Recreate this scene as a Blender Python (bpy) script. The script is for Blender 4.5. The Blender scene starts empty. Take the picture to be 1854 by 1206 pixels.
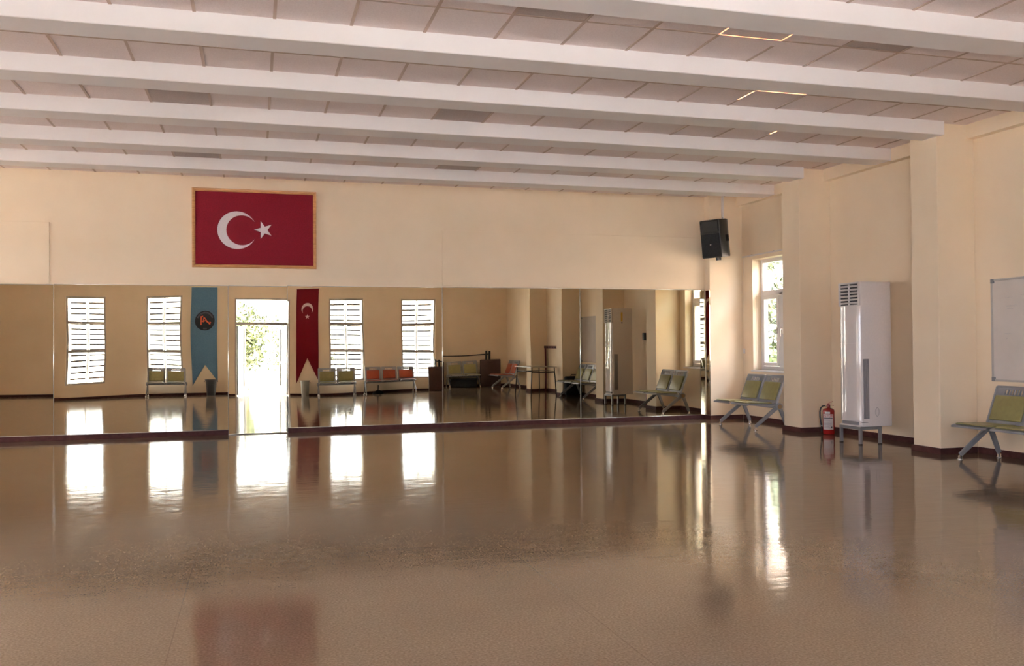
import bpy, bmesh, math, random
from mathutils import Vector, Matrix
random.seed(7)
S = bpy.context.scene
COL = S.collection
PI = math.pi

# ------------------------------------------------------------------ camera
YAW, PIT, ROL, FPX, HC = .2799, .0137, -.0077, 1619.738, 1.3268
cam_d = bpy.data.cameras.new('camera')
cam_d.sensor_width = 36.0
cam_d.lens = FPX * 36.0 / 1854.0
cam_d.clip_start = 0.05
cam = bpy.data.objects.new('camera', cam_d)
COL.objects.link(cam)
_f = Vector((math.sin(YAW) * math.cos(PIT), math.cos(YAW) * math.cos(PIT), math.sin(PIT)))
_r0 = Vector((math.cos(YAW), -math.sin(YAW), 0))
_u0 = _r0.cross(_f)
_r = _r0 * math.cos(ROL) + _u0 * math.sin(ROL)
_u = -_r0 * math.sin(ROL) + _u0 * math.cos(ROL)
m = Matrix((( _r.x, _u.x, -_f.x, 0), (_r.y, _u.y, -_f.y, 0), (_r.z, _u.z, -_f.z, HC), (0, 0, 0, 1)))
cam.matrix_world = m
S.camera = cam

# ------------------------------------------------------------------ sky, sun, exposure
S.view_settings.view_transform = 'Standard'
S.view_settings.look = 'None'
S.view_settings.gamma = 1
S.view_settings.use_curve_mapping = False
S.view_settings.exposure = 0.60
S.cycles.max_bounces = 14
S.cycles.diffuse_bounces = 8
S.cycles.glossy_bounces = 8
S.cycles.sample_clamp_indirect = 12
SKY = 17.0
w = bpy.data.worlds.new('sky')
w.use_nodes = True
S.world = w
bg = w.node_tree.nodes['Background']
bg.inputs[0].default_value = (0.90, 0.935, 1.06, 1)
bg.inputs[1].default_value = SKY
sun_d = bpy.data.lights.new('sun', 'SUN')
sun_d.energy = 260
sun_d.angle = 0.01
sun_d.color = (1, .96, .93)
sun = bpy.data.objects.new('sun', sun_d)
COL.objects.link(sun)
sun.rotation_euler = Vector((.56, -.10, -.82)).to_track_quat('-Z', 'Y').to_euler()   # along the back wall from the left, in through the added left windows

# room sizes (metres, floor z = 0, the camera stands at x = y = 0)
D = 14.28          # wall with the mirrors
YB = -0.70         # wall with the door
XW = 8.312         # right wall
XL = -9.6          # left wall
XC = 7.775         # room face of the columns
H = 3.926          # ceiling
HB = 3.765         # underside of the beams
COLS = [11.57, 8.77, 5.97, 3.17]       # near faces of the columns
BEAMS = [7.2765 + 1.4035 * k for k in range(5)] + [5.82, 4.42, 3.02, 1.62, 0.22]
BW = .33
WINS = [(-5.40, -4.34), (-3.16, -2.12), (2.32, 3.37), (4.64, 5.74)]
WZ0, WZ1 = .42, 3.06
DOOR = (-.60, 1.06, 3.06)
LWINS = [(6.6, 7.7), (9.0, 10.1), (11.4, 12.5)]   # unseen windows added in the left wall to brighten the ceiling, y0 y1
LZ0, LZ1 = .6, 2.3
RW = (12.25, 13.77, .87, 2.78)          # right window opening: y0 y1 z0 z1

def portal(loc, sx, sy, direction):
    d = bpy.data.lights.new('window_portal', 'AREA')
    d.shape = 'RECTANGLE'; d.size = sx; d.size_y = sy
    d.cycles.is_portal = True
    o = bpy.data.objects.new('window_portal', d)
    COL.objects.link(o)
    o.location = loc
    o.rotation_euler = Vector(direction).to_track_quat('-Z', 'Y').to_euler()
for a, b in WINS:
    portal(((a + b) / 2, YB - .02, (WZ0 + WZ1) / 2), b - a, WZ1 - WZ0, (0, 1, 0))
portal(((DOOR[0] + DOOR[1]) / 2, YB - .02, DOOR[2] / 2), DOOR[1] - DOOR[0], DOOR[2], (0, 1, 0))
portal((XW + .02, (RW[0] + RW[1]) / 2, (RW[2] + RW[3]) / 2), RW[1] - RW[0], RW[3] - RW[2], (-1, 0, 0))

for a, b in LWINS:
    portal((XL - .02, (a + b) / 2, (LZ0 + LZ1) / 2), b - a, LZ1 - LZ0, (1, 0, 0))

# ------------------------------------------------------------------ materials
def mat(name, col, rough=.5, metal=0, spec=.5, **kw):
    mt = bpy.data.materials.new(name)
    mt.use_nodes = True
    b = mt.node_tree.nodes['Principled BSDF']
    b.inputs['Base Color'].default_value = (*col, 1)
    b.inputs['Roughness'].default_value = rough
    b.inputs['Metallic'].default_value = metal
    b.inputs['Specular IOR Level'].default_value = spec
    for k, v in kw.items():
        b.inputs[k.replace('_', ' ')].default_value = v
    return mt

def noise_mat(name, c1, c2, scale, rough=.5, metal=0, spec=.5, bump=0, bscale=None, detail=3, lo=.35, hi=.65, stretch=(1, 1, 1), **kw):
    mt = mat(name, c1, rough, metal, spec, **kw)
    nt = mt.node_tree
    N, L = nt.nodes, nt.links
    b = N['Principled BSDF']
    tc = N.new('ShaderNodeTexCoord')
    mp = N.new('ShaderNodeMapping'); mp.inputs['Scale'].default_value = stretch
    L.new(tc.outputs['Object'], mp.inputs[0])
    n = N.new('ShaderNodeTexNoise'); n.inputs['Scale'].default_value = scale; n.inputs['Detail'].default_value = detail
    L.new(mp.outputs[0], n.inputs['Vector'])
    r = N.new('ShaderNodeValToRGB')
    r.color_ramp.elements[0].position = lo; r.color_ramp.elements[0].color = (*c1, 1)
    r.color_ramp.elements[1].position = hi; r.color_ramp.elements[1].color = (*c2, 1)
    L.new(n.outputs[0], r.inputs[0]); L.new(r.outputs[0], b.inputs['Base Color'])
    if bump:
        n2 = N.new('ShaderNodeTexNoise'); n2.inputs['Scale'].default_value = bscale or scale; n2.inputs['Detail'].default_value = 2
        L.new(mp.outputs[0], n2.inputs['Vector'])
        bp = N.new('ShaderNodeBump'); bp.inputs['Strength'].default_value = bump; bp.inputs['Distance'].default_value = .01
        L.new(n2.outputs[0], bp.inputs['Height']); L.new(bp.outputs[0], b.inputs['Normal'])
    return mt

M = {}
M['wall'] = noise_mat('cream_wall_paint', (.83, .69, .52), (.87, .73, .56), 1.3, rough=.55, spec=.25, bump=.08, bscale=60)
M['beam'] = noise_mat('white_beam_paint', (.86, .82, .82), (.89, .85, .85), 1.5, rough=.6, spec=.2)
M['tile'] = noise_mat('ceiling_tile', (.80, .70, .685), (.86, .765, .75), 90, rough=.9, spec=.1, detail=2)
M['tile_dark'] = noise_mat('stained_ceiling_tile', (.47, .40, .375), (.53, .45, .43), 90, rough=.9, spec=.1)
M['tbar'] = mat('ceiling_grid', (.50, .37, .30), .5)
M['base'] = noise_mat('maroon_baseboard', (.066, .026, .026), (.090, .038, .036), 14, rough=.6, spec=.1)
M['white_plastic'] = mat('white_window_frame', (.80, .78, .78), .35)
M['alu'] = mat('grey_frame', (.46, .43, .41), .45)
M['bench_grey'] = noise_mat('grey_bench_enamel', (.29, .30, .335), (.33, .34, .375), 8, rough=.33, metal=.3)
M['green'] = noise_mat('olive_green_vinyl', (.245, .222, .085), (.28, .255, .10), 20, rough=.35, bump=.1, bscale=250)
M['orange'] = noise_mat('orange_vinyl', (.33, .052, .016), (.37, .062, .02), 20, rough=.35, bump=.1, bscale=250)
M['chrome'] = mat('chrome', (.85, .85, .86), .08, 1)
M['brass'] = mat('brown_cap', (.30, .19, .09), .4)
M['black'] = mat('black_plastic', (.012, .012, .014), .35)
M['black_matte'] = noise_mat('black_fabric', (.012, .012, .015), (.02, .02, .024), 40, rough=.85, spec=.2)
M['ac'] = noise_mat('glossy_white_panel', (.76, .71, .71), (.77, .72, .72), 4, rough=.05, bump=.10, bscale=5, Coat_Weight=.5, Coat_Roughness=.02)
M['ac_side'] = noise_mat('white_enamel_case', (.72, .67, .67), (.75, .70, .70), 40, rough=.35)
M['ac_dark'] = mat('dark_vent', (.03, .03, .035), .6)
M['ac_grey'] = mat('grey_vent', (.27, .26, .28), .5)
M['stand'] = mat('grey_stand_paint', (.22, .225, .24), .4, .2)
M['red_cloth'] = noise_mat('red_cloth', (.135, .005, .012), (.165, .007, .016), 60, rough=.8, spec=.15, bump=.05, bscale=400)
M['white_cloth'] = noise_mat('white_cloth', (.70, .66, .70), (.74, .70, .74), 60, rough=.8, spec=.15)
M['blue_cloth'] = noise_mat('blue_cloth', (.11, .22, .36), (.13, .25, .40), 30, rough=.8, spec=.15)
M['navy'] = mat('navy_print', (.015, .018, .035), .7)
M['grey_print'] = mat('grey_print', (.10, .11, .16), .7)
M['orange_print'] = mat('orange_print', (.75, .12, .05), .7)
M['gold'] = noise_mat('varnished_wood', (.50, .25, .09), (.66, .36, .14), 5, rough=.35, stretch=(1, 1, 14), bump=.1)
M['ext_red'] = mat('extinguisher_red', (.30, .010, .012), .25, 0, .5, Coat_Weight=.4)
M['label_white'] = mat('white_label', (.62, .56, .57), .5)
M['label_red'] = mat('red_lettering', (.55, .03, .05), .5)
M['label_dark'] = mat('dark_lettering', (.04, .04, .07), .5)
M['label_grey'] = mat('grey_lettering', (.33, .30, .36), .5)
M['board'] = noise_mat('whiteboard', (.64, .59, .56), (.68, .63, .60), 3, rough=.22)
M['marker'] = mat('faint_marker', (.42, .40, .43), .6)
M['maroon_pad'] = noise_mat('maroon_vinyl', (.050, .020, .017), (.066, .027, .022), 12, rough=.5, bump=.1, bscale=100)
M['pipe'] = mat('maroon_pipe', (.13, .02, .025), .4)
M['table_top'] = noise_mat('pale_tabletop', (.55, .47, .38), (.60, .52, .43), 10, rough=.25, stretch=(1, 8, 1))
M['table_leg'] = mat('black_steel', (.02, .022, .026), .35, .4)
M['edge_white'] = mat('white_edge_band', (.80, .80, .80), .35)
M['bin_black'] = mat('charcoal_bin', (.05, .055, .065), .45)
M['bin_grey'] = mat('grey_bin', (.30, .31, .30), .45)
M['rail'] = mat('white_rail', (.75, .70, .68), .4)
M['yellow'] = mat('yellow_label', (.75, .50, .05), .5)
M['leaf'] = noise_mat('green_leaves', (.032, .048, .016), (.060, .080, .028), 3, rough=.6)
M['leaf2'] = noise_mat('pale_green_leaves', (.050, .066, .032), (.085, .105, .058), 3, rough=.6)
M['bark'] = noise_mat('bark', (.10, .07, .05), (.16, .12, .09), 12, rough=.9, stretch=(4, 4, 1), bump=.5)
M['paving'] = noise_mat('pale_paving', (.52, .50, .47), (.60, .58, .55), 3, rough=.8)
M['terracotta'] = noise_mat('terracotta_deck', (.62, .22, .09), (.72, .28, .13), 3, rough=.9)
M['pale_render'] = noise_mat('pale_render', (.72, .68, .62), (.78, .74, .68), 2, rough=.9)
M['brick'] = noise_mat('brown_brick', (.15, .11, .085), (.20, .15, .12), 9, rough=.9, stretch=(1, 1, 4))
M['grass'] = noise_mat('dark_lawn', (.035, .055, .018), (.05, .075, .025), 6, rough=.9)
M['roof'] = noise_mat('roof_tiles', (.38, .16, .10), (.48, .22, .14), 5, rough=.8)
M['gap_shade'] = mat('shaded_gap_strip', (.022, .011, .005), .7, 0, .1)  # dark strips standing for the shaded gaps between pale louvres
M['leaf_metal_shaded'] = mat('shaded_door_metal', (.035, .034, .034), .5, 0, .2)  # frame grey darkened, putting the shade on the leaf into its colour

# mirror: silvered glass with a warm tint
M['mirror'] = mat('silvered_mirror', (.60, .555, .435), .0, 1)
M['mirror_edge'] = mat('bright_glass_edge', (.80, .84, .80), .12, .6)

def glass():
    mt = bpy.data.materials.new('window_glass'); mt.use_nodes = True
    N, L = mt.node_tree.nodes, mt.node_tree.links
    N.remove(N['Principled BSDF'])
    t = N.new('ShaderNodeBsdfTransparent'); t.inputs[0].default_value = (.93, .95, .95, 1)
    g = N.new('ShaderNodeBsdfGlossy'); g.inputs['Roughness'].default_value = 0
    lw = N.new('ShaderNodeLayerWeight'); lw.inputs[0].default_value = .5
    pw = N.new('ShaderNodeMath'); pw.operation = 'POWER'; pw.inputs[1].default_value = 5
    L.new(lw.outputs['Facing'], pw.inputs[0])
    f = N.new('ShaderNodeMapRange'); f.inputs[3].default_value = .04; f.inputs[4].default_value = .9
    L.new(pw.outputs[0], f.inputs[0])
    mx = N.new('ShaderNodeMixShader')
    L.new(f.outputs[0], mx.inputs[0]); L.new(t.outputs[0], mx.inputs[1]); L.new(g.outputs[0], mx.inputs[2])
    L.new(mx.outputs[0], N['Material Output'].inputs[0])
    return mt
M['glass'] = glass()

def floor_mat():
    mt = mat('speckled_linoleum', (.3, .2, .14), .12, 0, .33)
    nt = mt.node_tree; N, L = nt.nodes, nt.links
    b = N['Principled BSDF']
    tc = N.new('ShaderNodeTexCoord')
    n1 = N.new('ShaderNodeTexNoise'); n1.inputs['Scale'].default_value = 85; n1.inputs['Detail'].default_value = 3
    n2 = N.new('ShaderNodeTexNoise'); n2.inputs['Scale'].default_value = .55; n2.inputs['Detail'].default_value = 4
    n3 = N.new('ShaderNodeTexNoise'); n3.inputs['Scale'].default_value = 7; n3.inputs['Detail'].default_value = 5
    for n in (n1, n2, n3): L.new(tc.outputs['Object'], n.inputs['Vector'])
    r1 = N.new('ShaderNodeValToRGB')
    r1.color_ramp.elements[0].position = .30; r1.color_ramp.elements[0].color = (.155, .109, .070, 1)
    r1.color_ramp.elements[1].position = .72; r1.color_ramp.elements[1].color = (.250, .186, .128, 1)
    L.new(n1.outputs[0], r1.inputs[0])
    r2 = N.new('ShaderNodeValToRGB')
    r2.color_ramp.elements[0].position = .32; r2.color_ramp.elements[0].color = (.80, .77, .75, 1)
    r2.color_ramp.elements[1].position = .66; r2.color_ramp.elements[1].color = (1.0, 1.0, 1.0, 1)
    L.new(n2.outputs[0], r2.inputs[0])
    mx = N.new('ShaderNodeMixRGB'); mx.blend_type = 'MULTIPLY'; mx.inputs[0].default_value = 1
    L.new(r1.outputs[0], mx.inputs[1]); L.new(r2.outputs[0], mx.inputs[2])
    # welded sheet joints every two metres, running towards the mirrors
    sx = N.new('ShaderNodeSeparateXYZ'); L.new(tc.outputs['Object'], sx.inputs[0])
    ad = N.new('ShaderNodeMath'); ad.operation = 'ADD'; ad.inputs[1].default_value = 20 * 1.95 + .367 + .975
    L.new(sx.outputs[0], ad.inputs[0])
    md = N.new('ShaderNodeMath'); md.operation = 'MODULO'; md.inputs[1].default_value = 1.95
    L.new(ad.outputs[0], md.inputs[0])
    sb = N.new('ShaderNodeMath'); sb.operation = 'SUBTRACT'; sb.inputs[1].default_value = .975
    L.new(md.outputs[0], sb.inputs[0])
    ab = N.new('ShaderNodeMath'); ab.operation = 'ABSOLUTE'; L.new(sb.outputs[0], ab.inputs[0])
    lt = N.new('ShaderNodeMath'); lt.operation = 'LESS_THAN'; lt.inputs[1].default_value = .0028
    L.new(ab.outputs[0], lt.inputs[0])
    sc = N.new('ShaderNodeMath'); sc.operation = 'MULTIPLY'; sc.inputs[1].default_value = .38
    L.new(lt.outputs[0], sc.inputs[0])
    mj = N.new('ShaderNodeMixRGB'); mj.inputs[2].default_value = (.09, .055, .04, 1)
    L.new(sc.outputs[0], mj.inputs[0]); L.new(mx.outputs[0], mj.inputs[1])
    L.new(mj.outputs[0], b.inputs['Base Color'])
    rr = N.new('ShaderNodeMapRange'); rr.inputs[1].default_value = .3; rr.inputs[2].default_value = .7
    rr.inputs[3].default_value = .05; rr.inputs[4].default_value = .11
    L.new(n3.outputs[0], rr.inputs[0]); L.new(rr.outputs[0], b.inputs['Roughness'])
    n4 = N.new('ShaderNodeTexNoise'); n4.inputs['Scale'].default_value = 3.2; n4.inputs['Detail'].default_value = 2
    L.new(tc.outputs['Object'], n4.inputs['Vector'])
    bp = N.new('ShaderNodeBump'); bp.inputs['Strength'].default_value = .13; bp.inputs['Distance'].default_value = .01
    L.new(n4.outputs[0], bp.inputs['Height'])
    # ripples across the sheets, as rolled linoleum has
    mp = N.new('ShaderNodeMapping'); mp.inputs['Scale'].default_value = (1.2, 9, 1)
    L.new(tc.outputs['Object'], mp.inputs[0])
    n5 = N.new('ShaderNodeTexNoise'); n5.inputs['Scale'].default_value = 1.6; n5.inputs['Detail'].default_value = 3
    L.new(mp.outputs[0], n5.inputs['Vector'])
    bp2 = N.new('ShaderNodeBump'); bp2.inputs['Strength'].default_value = .07; bp2.inputs['Distance'].default_value = .01
    L.new(n5.outputs[0], bp2.inputs['Height']); L.new(bp.outputs[0], bp2.inputs['Normal'])
    L.new(bp2.outputs[0], b.inputs['Normal'])
    return mt
M['floor'] = floor_mat()

# ------------------------------------------------------------------ mesh helpers
class MB:
    def __init__(s):
        s.bm = bmesh.new()
    def box(s, x0, x1, y0, y1, z0, z1, bev=0, seg=2, mi=0):
        r = bmesh.ops.create_cube(s.bm, size=1)
        vs = r['verts']
        for v in vs:
            v.co = Vector((x0 + (v.co.x + .5) * (x1 - x0), y0 + (v.co.y + .5) * (y1 - y0), z0 + (v.co.z + .5) * (z1 - z0)))
        fs = {f for v in vs for f in v.link_faces}
        for f in fs: f.material_index = mi
        if bev:
            es = list({e for v in vs for e in v.link_edges})
            bmesh.ops.bevel(s.bm, geom=es, offset=bev, segments=seg, affect='EDGES', profile=.5, material=-1)
        return s
    def quad(s, pts, mi=0):
        f = s.bm.faces.new([s.bm.verts.new(p) for p in pts]); f.material_index = mi
        return s
    def prism(s, pts, axis, a, b, mi=0, bev=0):
        """polygon of 2-D points swept along axis from a to b; the points fill the other two axes in order"""
        def P(p, t):
            if axis == 'x': return (t, p[0], p[1])
            if axis == 'y': return (p[0], t, p[1])
            return (p[0], p[1], t)
        va = [s.bm.verts.new(P(p, a)) for p in pts]
        vb = [s.bm.verts.new(P(p, b)) for p in pts]
        n = len(pts)
        fs = [s.bm.faces.new(va), s.bm.faces.new(vb[::-1])]
        for i in range(n):
            fs.append(s.bm.faces.new((va[i], vb[i], vb[(i + 1) % n], va[(i + 1) % n])))
        for f in fs: f.material_index = mi
        bmesh.ops.recalc_face_normals(s.bm, faces=fs)
        if bev:
            es = list({e for f in fs for e in f.edges})
            bmesh.ops.bevel(s.bm, geom=es, offset=bev, segments=2, affect='EDGES', profile=.5)
        return s
    def tube(s, path, r, n=12, mi=0, radii=None, flat=1.0):
        path = [Vector(p) for p in path]
        rings = []
        prev = None
        for i, p in enumerate(path):
            t = (path[min(i + 1, len(path) - 1)] - path[max(i - 1, 0)]).normalized()
            if prev is None:
                a = Vector((0, 0, 1)) if abs(t.z) < .9 else Vector((0, 1, 0))
                u = t.cross(a).normalized()
            else:
                u = (prev - t * prev.dot(t)).normalized()
            prev = u
            v = t.cross(u)
            rr = radii[i] if radii else r
            rings.append([s.bm.verts.new(p + u * rr * math.cos(2 * PI * k / n) + v * rr * flat * math.sin(2 * PI * k / n)) for k in range(n)])
        fs = []
        for A, B in zip(rings, rings[1:]):
            for k in range(n):
                fs.append(s.bm.faces.new((A[k], A[(k + 1) % n], B[(k + 1) % n], B[k])))
        fs.append(s.bm.faces.new(rings[0][::-1])); fs.append(s.bm.faces.new(rings[-1]))
        for f in fs: f.material_index = mi; f.smooth = True
        fs[-1].smooth = fs[-2].smooth = False
        bmesh.ops.recalc_face_normals(s.bm, faces=fs)
        return s
    def lathe(s, prof, c=(0, 0, 0), n=28, mi=0):
        rings = []
        for r, z in prof:
            rings.append([s.bm.verts.new((c[0] + r * math.cos(2 * PI * k / n), c[1] + r * math.sin(2 * PI * k / n), c[2] + z)) for k in range(n)])
        fs = []
        for A, B in zip(rings, rings[1:]):
            for k in range(n):
                fs.append(s.bm.faces.new((A[k], A[(k + 1) % n], B[(k + 1) % n], B[k])))
        fs.append(s.bm.faces.new(rings[0][::-1])); fs.append(s.bm.faces.new(rings[-1]))
        for f in fs: f.material_index = mi; f.smooth = True
        bmesh.ops.recalc_face_normals(s.bm, faces=fs)
        return s
    def bar(s, p, q, wx, wy, bev=0, taper=1.0, side=Vector((0, 1, 0))):
        """rectangular bar from p to q, wy wide along side, wx thick across"""
        p, q = Vector(p), Vector(q)
        t = (q - p).normalized(); u = side; v = t.cross(u).normalized()
        vs = []
        for c, k in ((p, 1), (q, taper)):
            for a, b in ((-1, -1), (1, -1), (1, 1), (-1, 1)):
                vs.append(s.bm.verts.new(c + v * a * wx / 2 * k + u * b * wy / 2 * k))
        fs = [s.bm.faces.new(vs[3::-1]), s.bm.faces.new(vs[4:])]
        for i in range(4):
            fs.append(s.bm.faces.new((vs[i], vs[(i + 1) % 4], vs[4 + (i + 1) % 4], vs[4 + i])))
        bmesh.ops.recalc_face_normals(s.bm, faces=fs)
        if bev:
            bmesh.ops.bevel(s.bm, geom=list({e for f in fs for e in f.edges}), offset=bev, segments=2, affect='EDGES', profile=.5)
        return s
    def xf(s, mtx):
        bmesh.ops.transform(s.bm, matrix=mtx, verts=s.bm.verts); return s
    def build(s, name, mats, parent=None, smooth=None):
        me = bpy.data.meshes.new(name)
        s.bm.to_mesh(me); s.bm.free()
        if not isinstance(mats, (list, tuple)): mats = [mats]
        for mm in mats: me.materials.append(M[mm])
        if smooth is not None:
            for p in me.polygons: p.use_smooth = True
            me.set_sharp_from_angle(angle=math.radians(smooth))
        o = bpy.data.objects.new(name, me)
        COL.objects.link(o)
        if parent: o.parent = parent
        return o

def tag(o, label, cat, group=None, kind=None):
    o['label'] = label; o['category'] = cat
    if group: o['group'] = group
    if kind: o['kind'] = kind
    return o
def thing(name, label, cat, loc=(0, 0, 0), rz=0, group=None, kind=None):
    o = bpy.data.objects.new(name, None)
    o.empty_display_size = .1
    COL.objects.link(o)
    o.location = loc; o.rotation_euler = (0, 0, rz)
    return tag(o, label, cat, group, kind)
def copy_tree(src, parent=None):
    c = src.copy(); COL.objects.link(c)
    if parent: c.parent = parent
    for ch in list(src.children): copy_tree(ch, c)
    return c
def struct(mb, name, mats, label, cat, group=None, parent=None, smooth=None):
    o = mb.build(name, mats, parent, smooth)
    if parent is None: tag(o, label, cat, group, 'structure')
    return o

# ------------------------------------------------------------------ room shell
struct(MB().box(XL - .2, XW + .2, YB - .2, D + .2, -.1, 0), 'floor', 'floor', 'glossy speckled brown linoleum floor', 'floor')
struct(MB().box(XL - .2, XW + .2, D, D + .2, 0, H + .02), 'wall_far', 'wall', 'cream painted wall above and behind the mirrors', 'wall')
mb = MB(); y = YB - .2
for a, b in LWINS:
    mb.box(XL - .2, XL, y, a, 0, H + .02).box(XL - .2, XL, a, b, 0, LZ0).box(XL - .2, XL, a, b, LZ1, H + .02)
    y = b
mb.box(XL - .2, XL, y, D, 0, H + .02)
struct(mb, 'wall_left', 'wall', 'cream wall on the left end of the hall', 'wall')

# back wall with four window openings and the doorway
mb = MB()
ops = sorted([(a, b, WZ0, WZ1) for a, b in WINS] + [(DOOR[0], DOOR[1], 0, DOOR[2])])
x = XL
for a, b, z0, z1 in ops:
    mb.box(x, a, YB - .2, YB, 0, H + .02)
    if z0 > 0: mb.box(a, b, YB - .2, YB, 0, z0)
    mb.box(a, b, YB - .2, YB, z1, H + .02)
    x = b
mb.box(x, XW + .2, YB - .2, YB, 0, H + .02)
struct(mb, 'wall_back', 'wall', 'cream wall with the doorway and four tall windows, seen in the mirrors', 'wall')
# right wall with its window opening
mb = MB()
y0, y1, z0, z1 = RW
mb.box(XW, XW + .3, YB, y0, 0, H + .02).box(XW, XW + .3, y1, D, 0, H + .02).box(XW, XW + .3, y0, y1, 0, z0).box(XW, XW + .3, y0, y1, z1, H + .02)
struct(mb, 'wall_right', 'wall', 'cream right wall with the columns and one white window', 'wall')

# ceiling: suspended tiles in a grid, cut between the beams
GX = .1583
xs = [GX + .6 * k for k in range(-17, 14)]
xs = [XL] + [v for v in xs if XL < v < XW] + [XW]
bounds = sorted(BEAMS)
edges = [YB] + [v for b in bounds for v in (b, b + BW)] + [D]
bays = [(edges[i], edges[i + 1]) for i in range(0, len(edges), 2)]
dark = [(2.205, 6.481), (5.208, 6.9), (5.208, 6.45), (-.777, 9.7), (2.232, 9.7), (-.79, 12.7), (2.8, 12.6), (-4.5, 8.3), (6.5, 4.9)]
dark.remove((5.208, 6.9))
gapx = [(3.758, 6.30, 6.70), (4.358, 6.30, 6.84), (4.958, 8.1, 8.45), (6.158, 9.55, 9.75)]
gapy = [(6.707, 3.758, 4.358), (8.11, 4.958, 5.558)]
mb = MB()
for (ya, yb) in bays:
    if yb - ya < .05: continue
    ym = yb - .57
    rows = [(ya, ym), (ym, yb)] if ym > ya + .08 else [(ya, yb)]
    if yb - ya > 1.3:
        rows = [(ya, yb - 1.17), (yb - 1.17, ym), (ym, yb)]
    for (r0, r1) in rows:
        for xa, xb in zip(xs, xs[1:]):
            mi = 1 if any(xa < p[0] < xb and r0 < p[1] < r1 for p in dark) else 0
            # a tile beside a missing grid bar stops short and leaves a slit
            q0, q1, s0, s1 = xa, xb, r0, r1
            for gx, a, b in gapx:
                if a < (r0 + r1) / 2 < b or (r0 < (a + b) / 2 < r1):
                    if abs(gx - xa) < .05: q0 = xa + .006
                    if abs(gx - xb) < .05: q1 = xb - .006
            for gy, a, b in gapy:
                if a < (xa + xb) / 2 < b:
                    if abs(gy - r0) < .08: s0 = r0 + .006
                    if abs(gy - r1) < .08: s1 = r1 - .006
            mb.quad([(q0, s0, H), (q0, s1, H), (q1, s1, H), (q1, s0, H)], mi)
    # the grid bars: pieces left out let the bright loft shine through
    for xx in xs[1:-1]:
        segs = [(ya, yb)]
        for gx, a, b in gapx:
            if abs(gx - xx) < .05 and a < yb and b > ya:
                segs = [(ya, max(ya, a)), (min(yb, b), yb)]
        for a, b in segs:
            if b - a > .01: mb.box(xx - .013, xx + .013, a, b, H - .006, H - .001, mi=2)
    for (r0, r1) in rows[:-1]:
        segs = [(XL, XW)]
        for gy, a, b in gapy:
            if abs(gy - r1) < .08: segs = [(XL, a), (b, XW)]
        for a, b in segs: mb.box(a, b, r1 - .011, r1 + .011, H - .005, H - .001, mi=2)
struct(mb, 'ceiling', ['tile', 'tile_dark', 'tbar'], 'suspended ceiling of square mineral tiles between the beams', 'ceiling')

ords = ['fifth', 'fourth', 'third', 'second', 'nearest']
bl = {10.0: ''}
names = {0: 'white ceiling beam over the fourth one from the mirror wall', }
for k, yb in enumerate(BEAMS):
    if k < 5:
        lab = 'white ceiling beam, %s one out from the mirror wall' % ['fifth', 'fourth', 'third', 'second', 'first'][k]
    else:
        lab = 'white ceiling beam, %s one out from the mirror wall' % ['sixth', 'seventh', 'eighth', 'ninth', 'tenth'][k - 5]
    xe = XC + .04 if any(c - .3 < yb < c + .5 for c in COLS) else XW
    o = MB().box(XL, xe, yb, yb + BW, HB, H + .01, bev=.006, seg=1)
    struct(o, 'ceiling_beam', 'beam', lab, 'beam', 'white beams across the ceiling')
for yb in BEAMS[:4] + BEAMS[5:]:
    if any(c - .3 < yb < c + .5 for c in COLS):
        o = MB().box(XC + .03, XW, yb - .02, yb + BW + .02, H - .001, H + .02)
        struct(o, 'ceiling_strip', 'tile', 'narrow ceiling strip over the column head', 'ceiling', 'ceiling strips over the columns')
struct(MB().box(XW - .11, XW, YB, D, HB - .01, H + .01), 'trim_1', 'wall', 'boxed cream cornice along the top of the right wall', 'cornice')

# columns on the right wall, pillar in the corner
nm = ['beside the far window', 'between the white air conditioner and the whiteboard', 'on the right past the whiteboard', 'beside the maroon pipe']
for cy, t in zip(COLS, nm):
    struct(MB().box(XC, XW, cy, cy + .45, 0, H + .01, bev=.008, seg=2), 'wall_column', 'wall', 'cream square column ' + t, 'column', 'cream columns on the right wall')
PX, PY = 7.665, 14.10
struct(MB().box(PX, XW, PY, D, 0, H + .01, bev=.006), 'corner_pillar', 'wall', 'cream pillar in the far corner behind the loudspeaker', 'column')
struct(MB().box(2.93, PX, D - .022, D, 2.30, 3.20, bev=.004), 'wall_panel', 'wall', 'raised cream wall panel above the right mirrors', 'panel')
struct(MB().box(XL, -2.851, D - .022, D, 2.27, 3.16, bev=.004), 'wall_panel.001', 'wall', 'raised cream wall panel above the left mirrors', 'panel')

# baseboards
bh, bt = .072, .022
def base_poly(name, pts, label):
    mb = MB()
    for (p, q, n) in pts:
        x0, x1 = sorted((p[0], q[0])); ya, yb_ = sorted((p[1], q[1]))
        if n == '-y': mb.box(x0, x1, ya - bt, ya, 0, bh, bev=.004)
        if n == '+y': mb.box(x0, x1, ya, ya + bt, 0, bh, bev=.004)
        if n == '-x': mb.box(x0 - bt, x0, ya, yb_, 0, bh, bev=.004)
        if n == '+x': mb.box(x0, x0 + bt, ya, yb_, 0, bh, bev=.004)
    struct(mb, name, 'base', label, 'baseboard')
base_poly('baseboard_far', [((XL, D), (-.39, D), '-y'), ((.49, D), (PX - bt, D), '-y')], 'maroon baseboard under the mirrors')
segs = []
for cy in COLS:
    segs += [((XC, cy - bt), (XC, cy + .45 + bt), '-x'), ((XC, cy), (XW - bt, cy), '-y'), ((XC, cy + .45), (XW - bt, cy + .45), '+y')]
ys = [YB] + [v for c in sorted(COLS) for v in (c, c + .45)] + [PY]
for i in range(0, len(ys), 2):
    segs.append(((XW, ys[i] + (bt if i else 0)), (XW, ys[i + 1] - bt), '-x'))
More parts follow.
